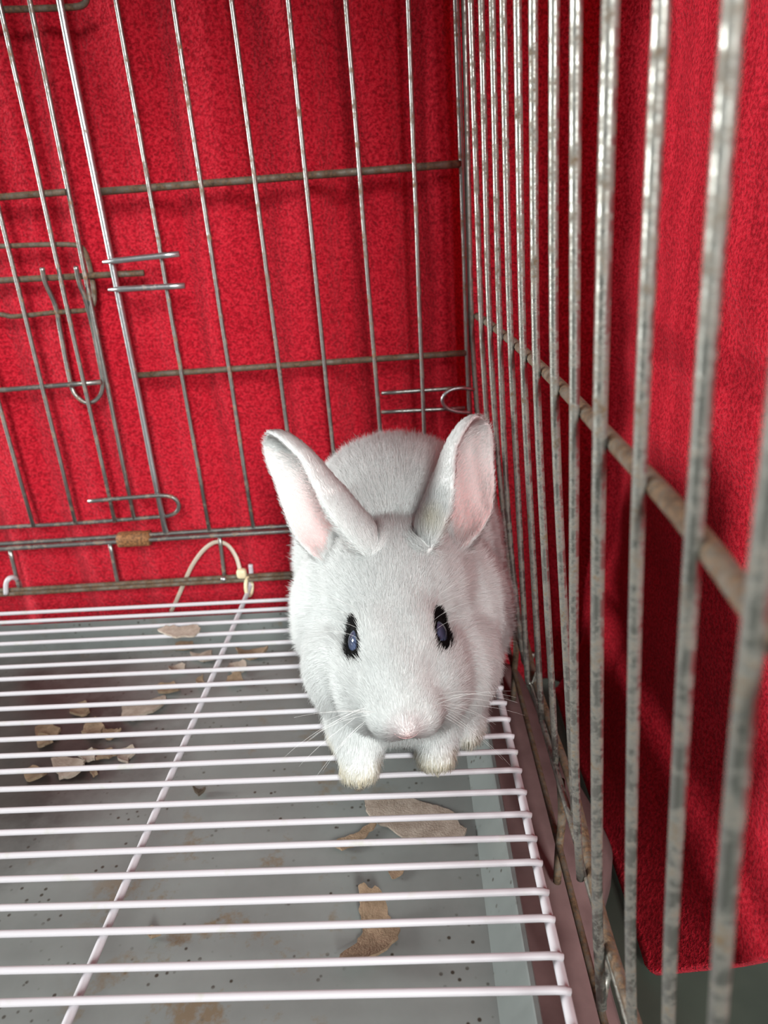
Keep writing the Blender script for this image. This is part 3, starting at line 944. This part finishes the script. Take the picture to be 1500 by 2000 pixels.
def remeshed(V, F, voxel, iters, base):
    me = bpy.data.meshes.new('raw')
    me.from_pydata([tuple(q) for q in np.asarray(V) - base], [], F)
    o = bpy.data.objects.new('raw', me)
    COL.objects.link(o)
    r = o.modifiers.new('remesh', 'REMESH'); r.mode = 'VOXEL'; r.voxel_size = voxel; r.use_smooth_shade = True
    s = o.modifiers.new('smooth', 'SMOOTH'); s.factor = 0.5; s.iterations = iters
    dg = bpy.context.evaluated_depsgraph_get(); dg.update()
    me2 = bpy.data.meshes.new_from_object(o.evaluated_get(dg))
    bpy.data.objects.remove(o); bpy.data.meshes.remove(me)
    return me2
def make_rabbit():
    base = np.array([CX, -0.10, GR])
    V, F = merge(*[ellipsoid(p_[1], p_[2], p_[3]) for p_ in PARTS])
    V = np.array(V)
    V[:, 2] = np.maximum(V[:, 2], 0.0012 + GR)
    m1 = remeshed(V, F, 0.0014, 34, base)
    n = len(m1.vertices)
    co = np.empty(n * 3); m1.vertices.foreach_get('co', co); co = co.reshape(-1, 3) + base
    fc = [tuple(p_.vertices) for p_ in m1.polygons]
    V, F = merge((list(co), fc), EL, ER)
    bpy.data.meshes.remove(m1)
    me2 = remeshed(V, F, 0.0011, 6, base)
    me2.name = 'rabbit'
    o = bpy.data.objects.new('rabbit', me2)
    COL.objects.link(o)
    o.location = base
    me2.materials.clear(); me2.materials.append(M['skin'])
    me2.polygons.foreach_set('use_smooth', [True] * len(me2.polygons))
    return o, base
rabbit, RB = make_rabbit()
tag(rabbit, 'young white rabbit with black-ringed dark eyes crouching on the floor grid against the side bars', 'rabbit')

def classify(P):
    """nearest part, ear membership and signed 'inside the ear trough' for points P (world)"""
    Q = np.stack([np.sqrt((((P - p_[1]) @ p_[3].T / p_[2]) ** 2).sum(1)) for p_ in PARTS], 1)
    scale = np.array([min(p_[2]) for p_ in PARTS])
    D = np.abs(Q - 1) * scale
    D = np.where(Q < 1, (1 - Q) * scale * 0.5, D)
    W = np.exp(-(D / 0.004) ** 1.0)
    part = D.argmin(1)
    ear_d = np.full(len(P), 9.0); ear_id = np.zeros(len(P), int); ear_t = np.zeros(len(P)); ear_vec = np.zeros((len(P), 3))
    for e, E in enumerate(EARS):
        d = np.linalg.norm(P[:, None, :] - E['cents'][None], axis=2)
        j = d.argmin(1)
        dev = np.abs(d[np.arange(len(P)), j] - E['rads'][j])
        ok = (dev < ear_d)
        ear_d = np.where(ok, dev, ear_d); ear_id = np.where(ok, e, ear_id)
        ear_t = np.where(ok, j / (len(E['cl']) - 1), ear_t)
        ear_vec = np.where(ok[:, None], E['cents'][j] - P, ear_vec)
    is_ear = ((ear_d < 0.0042) & (D.min(1) > 0.0022) & (ear_t > 0.04)) | ((D.min(1) > 0.0045) & (P[:, 2] > 0.085) & (ear_d < 0.02))
    return part, W, is_ear, ear_id, ear_t, ear_vec, D.min(1)

def skin_colour(P, N):
    part, W, is_ear, ear_id, ear_t, ear_vec, dmin = classify(P)
    col = np.tile(np.array([0.90, 0.90, 0.885]), (len(P), 1))
    cosin = (N * ear_vec).sum(1) / (np.linalg.norm(ear_vec, axis=1) + 1e-9)
    inside = is_ear & (cosin > 0.25)
    k = np.clip(1 - ear_t * 1.15, 0, 1)[:, None]
    pink = np.array([0.80, 0.735, 0.72]) * (1 - k) + np.array([0.68, 0.30, 0.29]) * k
    col[inside] = pink[inside]
    dn = np.linalg.norm(P - hp(0, 0.0475, -0.0095), axis=1)
    k = np.clip(1.25 - dn / 0.0055, 0, 1)[:, None]
    col = col * (1 - k) + np.array([0.72, 0.47, 0.46]) * k
    return col, inside
def eye_dist(P):
    """distance from the rim of each eye, measured on a stretched almond shape"""
    best = np.full(len(P), 9.0)
    for c_, ax in EYES:
        a = ax / np.linalg.norm(ax)
        d = P - c_
        along = -HU
        lu = d @ along
        perp = np.sqrt(np.maximum((d ** 2).sum(1) - lu ** 2, 0))
        lat = np.abs(d @ np.array([1.0, 0, 0]))
        q = np.sqrt((lu / 1.52) ** 2 + np.maximum((d ** 2).sum(1) - lu ** 2, 0))
        best = np.minimum(best, q)
    return best

def colour_skin():
    me = rabbit.data
    n = len(me.vertices)
    co = np.empty(n * 3); me.vertices.foreach_get('co', co); co = co.reshape(-1, 3) + RB
    no = np.empty(n * 3); me.vertices.foreach_get('normal', no); no = no.reshape(-1, 3)
    col = np.zeros((n, 4)); col[:, 3] = 1
    B = 20000
    for i in range(0, n, B):
        c_, _ = skin_colour(co[i:i + B], no[i:i + B])
        col[i:i + B, :3] = c_
    ed = eye_dist(co)
    k = np.clip((EYE_R * 1.31 - ed) / 0.0012, 0, 1)[:, None]
    col[:, :3] = col[:, :3] * (1 - k) + 0.008 * k
    a = me.attributes.new('tint', 'FLOAT_COLOR', 'POINT')
    a.data.foreach_set('color', col.ravel())
colour_skin()

# eyes
def make_eye(c_, ax):
    a = ax / np.linalg.norm(ax)
    z = a; x = np.cross(HU, z); x /= np.linalg.norm(x); y = np.cross(z, x)
    R = np.stack([x, y, z], 1)
    V, F = ellipsoid(np.zeros(3), np.array([EYE_R, EYE_R, EYE_R]), I3, 20)
    me = bpy.data.meshes.new('eye')
    me.from_pydata([tuple(q) for q in V], [], F)
    e = link('eye', me, M['eye'], rabbit, True, tuple(c_ - RB))
    e.rotation_euler = Matrix(R.tolist()).to_euler()
    e['label'] = 'dark blue-black glossy eye'
    return e
for c_, ax in EYES:
    make_eye(c_, ax)

# fur
def make_fur(count):
    me = rabbit.data
    me.calc_loop_triangles()
    nt_ = len(me.loop_triangles)
    tri = np.empty(nt_ * 3, int); me.loop_triangles.foreach_get('vertices', tri); tri = tri.reshape(-1, 3)
    n = len(me.vertices)
    co = np.empty(n * 3); me.vertices.foreach_get('co', co); co = co.reshape(-1, 3) + RB
    no = np.empty(n * 3); me.vertices.foreach_get('normal', no); no = no.reshape(-1, 3)
    a, b_, c_ = co[tri[:, 0]], co[tri[:, 1]], co[tri[:, 2]]
    ar = 0.5 * np.linalg.norm(np.cross(b_ - a, c_ - a), axis=1)
    cen = (a + b_ + c_) / 3
    # denser where the pile is short: head and ears
    dh = np.linalg.norm(cen - HO, axis=1)
    dens = np.where(dh < 0.06, 2.3, 1.0)
    w = ar * dens
    pick = rng.choice(nt_, count, p=w / w.sum())
    r1 = np.sqrt(rng.random(count)); r2 = rng.random(count)
    wa, wb, wc = 1 - r1, r1 * (1 - r2), r1 * r2
    P = a[pick] * wa[:, None] + b_[pick] * wb[:, None] + c_[pick] * wc[:, None]
    N = no[tri[pick, 0]] * wa[:, None] + no[tri[pick, 1]] * wb[:, None] + no[tri[pick, 2]] * wc[:, None]
    N /= np.linalg.norm(N, axis=1)[:, None] + 1e-9
    G = np.array([p_[4] for p_ in PARTS]); FL = np.array([p_[5] for p_ in PARTS])
    length = np.zeros(count); guide = np.zeros((count, 3)); inside = np.zeros(count, bool); isear = np.zeros(count, bool); et = np.zeros(count)
    col = np.zeros((count, 3)); pawm = np.zeros(count)
    eax = np.array([E['axis'] for E in EARS])
    B = 20000
    for i in range(0, count, B):
        s = slice(i, i + B)
        part, W, ie, eid, etv, ev, dm = classify(P[s])
        W = W / W.sum(1)[:, None]
        guide[s] = W @ G; length[s] = W @ FL
        cs = (N[s] * ev).sum(1) / (np.linalg.norm(ev, axis=1) + 1e-9)
        ins = ie & (cs > 0.25)
        inside[s] = ins; isear[s] = ie; et[s] = etv
        guide[s] = np.where(ie[:, None], eax[eid], guide[s])
        length[s] = np.where(ie, np.where(ins, 0.0022, 0.0026) + 0.010 * np.clip(0.42 - etv, 0, 1), length[s])
        names = np.array([p_[0] for p_ in PARTS])[part]
        pawm[s] = np.isin(names, ['toe', 'paw', 'hind']) & (P[s][:, 2] < 0.0125) & (P[s][:, 1] < -0.165)
    # colour
    cv = 0.84 + 0.13 * rng.random(count) ** 0.7
    col = np.stack([cv * 0.985, cv, cv * 0.985], 1)
    k = (0.65 * np.clip(1 - et * 1.3, 0, 1) * inside)[:, None]
    col = col * (1 - k) + np.array([0.80, 0.56, 0.54]) * k
    pk = pawm[:, None] * (0.35 + 0.6 * rng.random(count))[:, None] * np.clip((0.0125 - P[:, 2:3]) / 0.006, 0, 1)
    col = col * (1 - pk) + np.array([0.70, 0.60, 0.38]) * pk
    # faint yellow stain at the root of the right ear's inner edge
    dy = np.linalg.norm(P - onY(838, 1022, -0.152), axis=1)
    k = (np.clip(1 - dy / 0.009, 0, 1) * 0.5)[:, None]
    col = col * (1 - k) + np.array([0.80, 0.70, 0.46]) * k
    dnn = np.linalg.norm(P - hp(0, 0.0450, -0.0085), axis=1)
    k = (np.clip(1 - dnn / 0.010, 0, 1) * 0.75)[:, None]
    col = col * (1 - k) + np.array([0.82, 0.62, 0.63]) * k
    # black rim round the eyes
    ed = eye_dist(P) + rng.normal(0, 0.00025, count)
    blk = ed < EYE_R * 1.27
    col[blk] = 0.010
    length[blk] *= 0.45
    # pink nose: bare
    dn = np.linalg.norm(P - hp(0, 0.0475, -0.0095), axis=1)
    length *= np.clip(dn / 0.006, 0.15, 1)
    # directions
    T = guide - N * (guide * N).sum(1)[:, None]
    T /= np.linalg.norm(T, axis=1)[:, None] + 1e-6
    def lowf(P, s, ph):
        return np.stack([np.sin(P[:, 0] * s + 1.3 * np.sin(P[:, 1] * s * .7 + ph)) * np.cos(P[:, 2] * s * .9 + ph),
                         np.sin(P[:, 1] * s + 1.7 * np.sin(P[:, 2] * s * .8 + ph * 2)) * np.cos(P[:, 0] * s * 1.1 + ph),
                         np.sin(P[:, 2] * s + 1.1 * np.sin(P[:, 0] * s * .6 + ph * 3)) * np.cos(P[:, 1] * s * .8 + ph)], 1)
    J = 0.13 * lowf(P, 260, 0.4) + 0.07 * lowf(P, 800, 1.9) + rng.normal(0, 0.17, (count, 3))
    J *= np.where(length < 0.0045, 0.6, 1.0)[:, None]
    lift = np.where(isear, 0.30, np.where(length < 0.0045, 0.36, 0.50))[:, None]
    lift = np.where(inside[:, None], 0.22, lift)
    D0 = N * (lift + 0.35) + T * 0.75 + J * 0.7
    D0 /= np.linalg.norm(D0, axis=1)[:, None]
    D1 = N * (lift - 0.12) + T * 1.0 + J
    D1 /= np.linalg.norm(D1, axis=1)[:, None]
    D1[:, 2] -= 0.06
    L = length * (0.65 + 0.6 * rng.random(count))
    stray = rng.random(count) < 0.012
    L[stray & ~blk & ~isear] *= 1.35
    keep = (ed > EYE_R * 0.99) & (P[:, 2] > 0.0035)
    # sparse inside the ear
    keep &= ~(inside & (rng.random(count) > 0.45 + 0.3 * et))
    P, N, D0, D1, L, col = P[keep], N[keep], D0[keep], D1[keep], L[keep], col[keep]
    m_ = len(P)
    pts = np.empty((m_, 4, 3))
    root = P - N * 0.0003
    pts[:, 0] = root
    pts[:, 1] = root + D0 * (L * 0.36)[:, None]
    mid = D0 * 0.45 + D1 * 0.55
    pts[:, 2] = pts[:, 1] + mid * (L * 0.34)[:, None]
    pts[:, 3] = pts[:, 2] + D1 * (L * 0.34)[:, None]
    pts[:, :, 2] = np.maximum(pts[:, :, 2], -0.001)
    cu = bpy.data.hair_curves.new('fur')
    cu.add_curves([4] * m_)
    cu.attributes['position'].data.foreach_set('vector', (pts - RB).astype(np.float32).ravel())
    rad = np.tile(np.array([0.000075, 0.000065, 0.000045, 0.000012], np.float32), m_)
    ra = cu.attributes.get('radius') or cu.attributes.new('radius', 'FLOAT', 'POINT')
    ra.data.foreach_set('value', rad)
    c4 = np.ones((m_, 4), np.float32); c4[:, :3] = col
    ca = cu.attributes.new('hair_tint', 'FLOAT_COLOR', 'CURVE')
    ca.data.foreach_set('color', c4.ravel())
    na = cu.attributes.new('hair_normal', 'FLOAT_VECTOR', 'CURVE')
    NN = N * 0.85 + D1 * 0.15 + J[keep] * 0.15
    NN /= np.linalg.norm(NN, axis=1)[:, None]
    na.data.foreach_set('vector', NN.astype(np.float32).ravel())
    o = bpy.data.objects.new('fur', cu)
    COL.objects.link(o)
    cu.materials.append(M['fur'])
    o.parent = rabbit
    o['kind'] = 'stuff'
    o['label'] = 'soft white coat of fur, black round the eyes'
make_fur(360000)

# pink Y-shaped crease of the nose and mouth
from mathutils.bvhtree import BVHTree
_me = rabbit.data
BVH = BVHTree.FromPolygons([v_.co.copy() for v_ in _me.vertices], [tuple(p_.vertices) for p_ in _me.polygons])
def on_skin(p_, lift=0.0):
    co, no, _, _ = BVH.find_nearest(Vector(np.asarray(p_) - RB))
    return np.array(co) + np.array(no) * lift + RB
M['crease'], nt, b = new_mat('nose_crease')
b.inputs['Base Color'].default_value = (0.58, 0.36, 0.36, 1)
b.inputs['Roughness'].default_value = 0.6
def crease(pts, r0, r1):
    P = [on_skin(hp(*q), 0.0003) for q in pts]
    P = [on_skin(q, 0.00035) for q in spline(P, 5)]
    v, f = tube_geo(P, np.linspace(r0, r1, len(P)), 6)
    return v, f
nose_geo = merge(crease([(0.0, 0.0475, -0.0090), (0.0, 0.0475, -0.0125), (0.0, 0.0465, -0.0155)], 0.00012, 0.00025),
                 crease([(0.0, 0.0480, -0.0115), (0.0028, 0.0470, -0.0095), (0.0052, 0.0440, -0.0080)], 0.00025, 0.0001),
                 crease([(0.0, 0.0480, -0.0115), (-0.0028, 0.0470, -0.0095), (-0.0052, 0.0440, -0.0080)], 0.00025, 0.0001),
                 crease([(0.0, 0.0465, -0.0155), (0.0035, 0.0450, -0.0165), (0.0068, 0.0425, -0.0160)], 0.0003, 0.0001))
o = obj('nose_crease', *nose_geo, M['crease'], rabbit)
o['label'] = 'pink nostrils and mouth line'

# whiskers
def whisker(p0, d0, d1, L, r=0.00011):
    p0 = np.asarray(p0, float)
    d0 = np.asarray(d0, float); d0 /= np.linalg.norm(d0)
    d1 = np.asarray(d1, float); d1 /= np.linalg.norm(d1)
    P = [p0]
    n = 10
    for i in range(n):
        t = (i + 0.5) / n
        P.append(P[-1] + (d0 * (1 - t) + d1 * t) * L / n)
    v, f = tube_geo(P, np.linspace(r, r * 0.3, n + 1), 5)
    obj('whisker', v, f, M['whisker'], rabbit)
for sx in (-1, 1):
    for i in range(13):
        t = i / 12.0
        p0 = hp(sx * (0.0095 + 0.0035 * rng.random()), 0.036 - 0.007 * rng.random(), -0.007 - 0.011 * t)
        up = 0.55 - 1.5 * t + rng.normal(0, 0.12)
        end = np.array([sx * rng.uniform(0.75, 1.1), rng.uniform(-0.35, 0.25), up - 0.55])
        whisker(p0, HX * sx + HN * rng.uniform(0.1, 0.5) + np.array([0, -0.15, up]), end, rng.uniform(0.022, 0.046), 0.00006)
    for i in range(4):
        p0 = hp(sx * (0.0150 + .0006 * i), -0.008 + 0.004 * i, -0.005)
        whisker(p0, HX * sx * 0.8 + HN * 0.5 + np.array([0, 0, .5]), HX * sx + np.array([0, 0.1, 0.30 - .18 * i]), rng.uniform(0.018, 0.03), 0.00005)
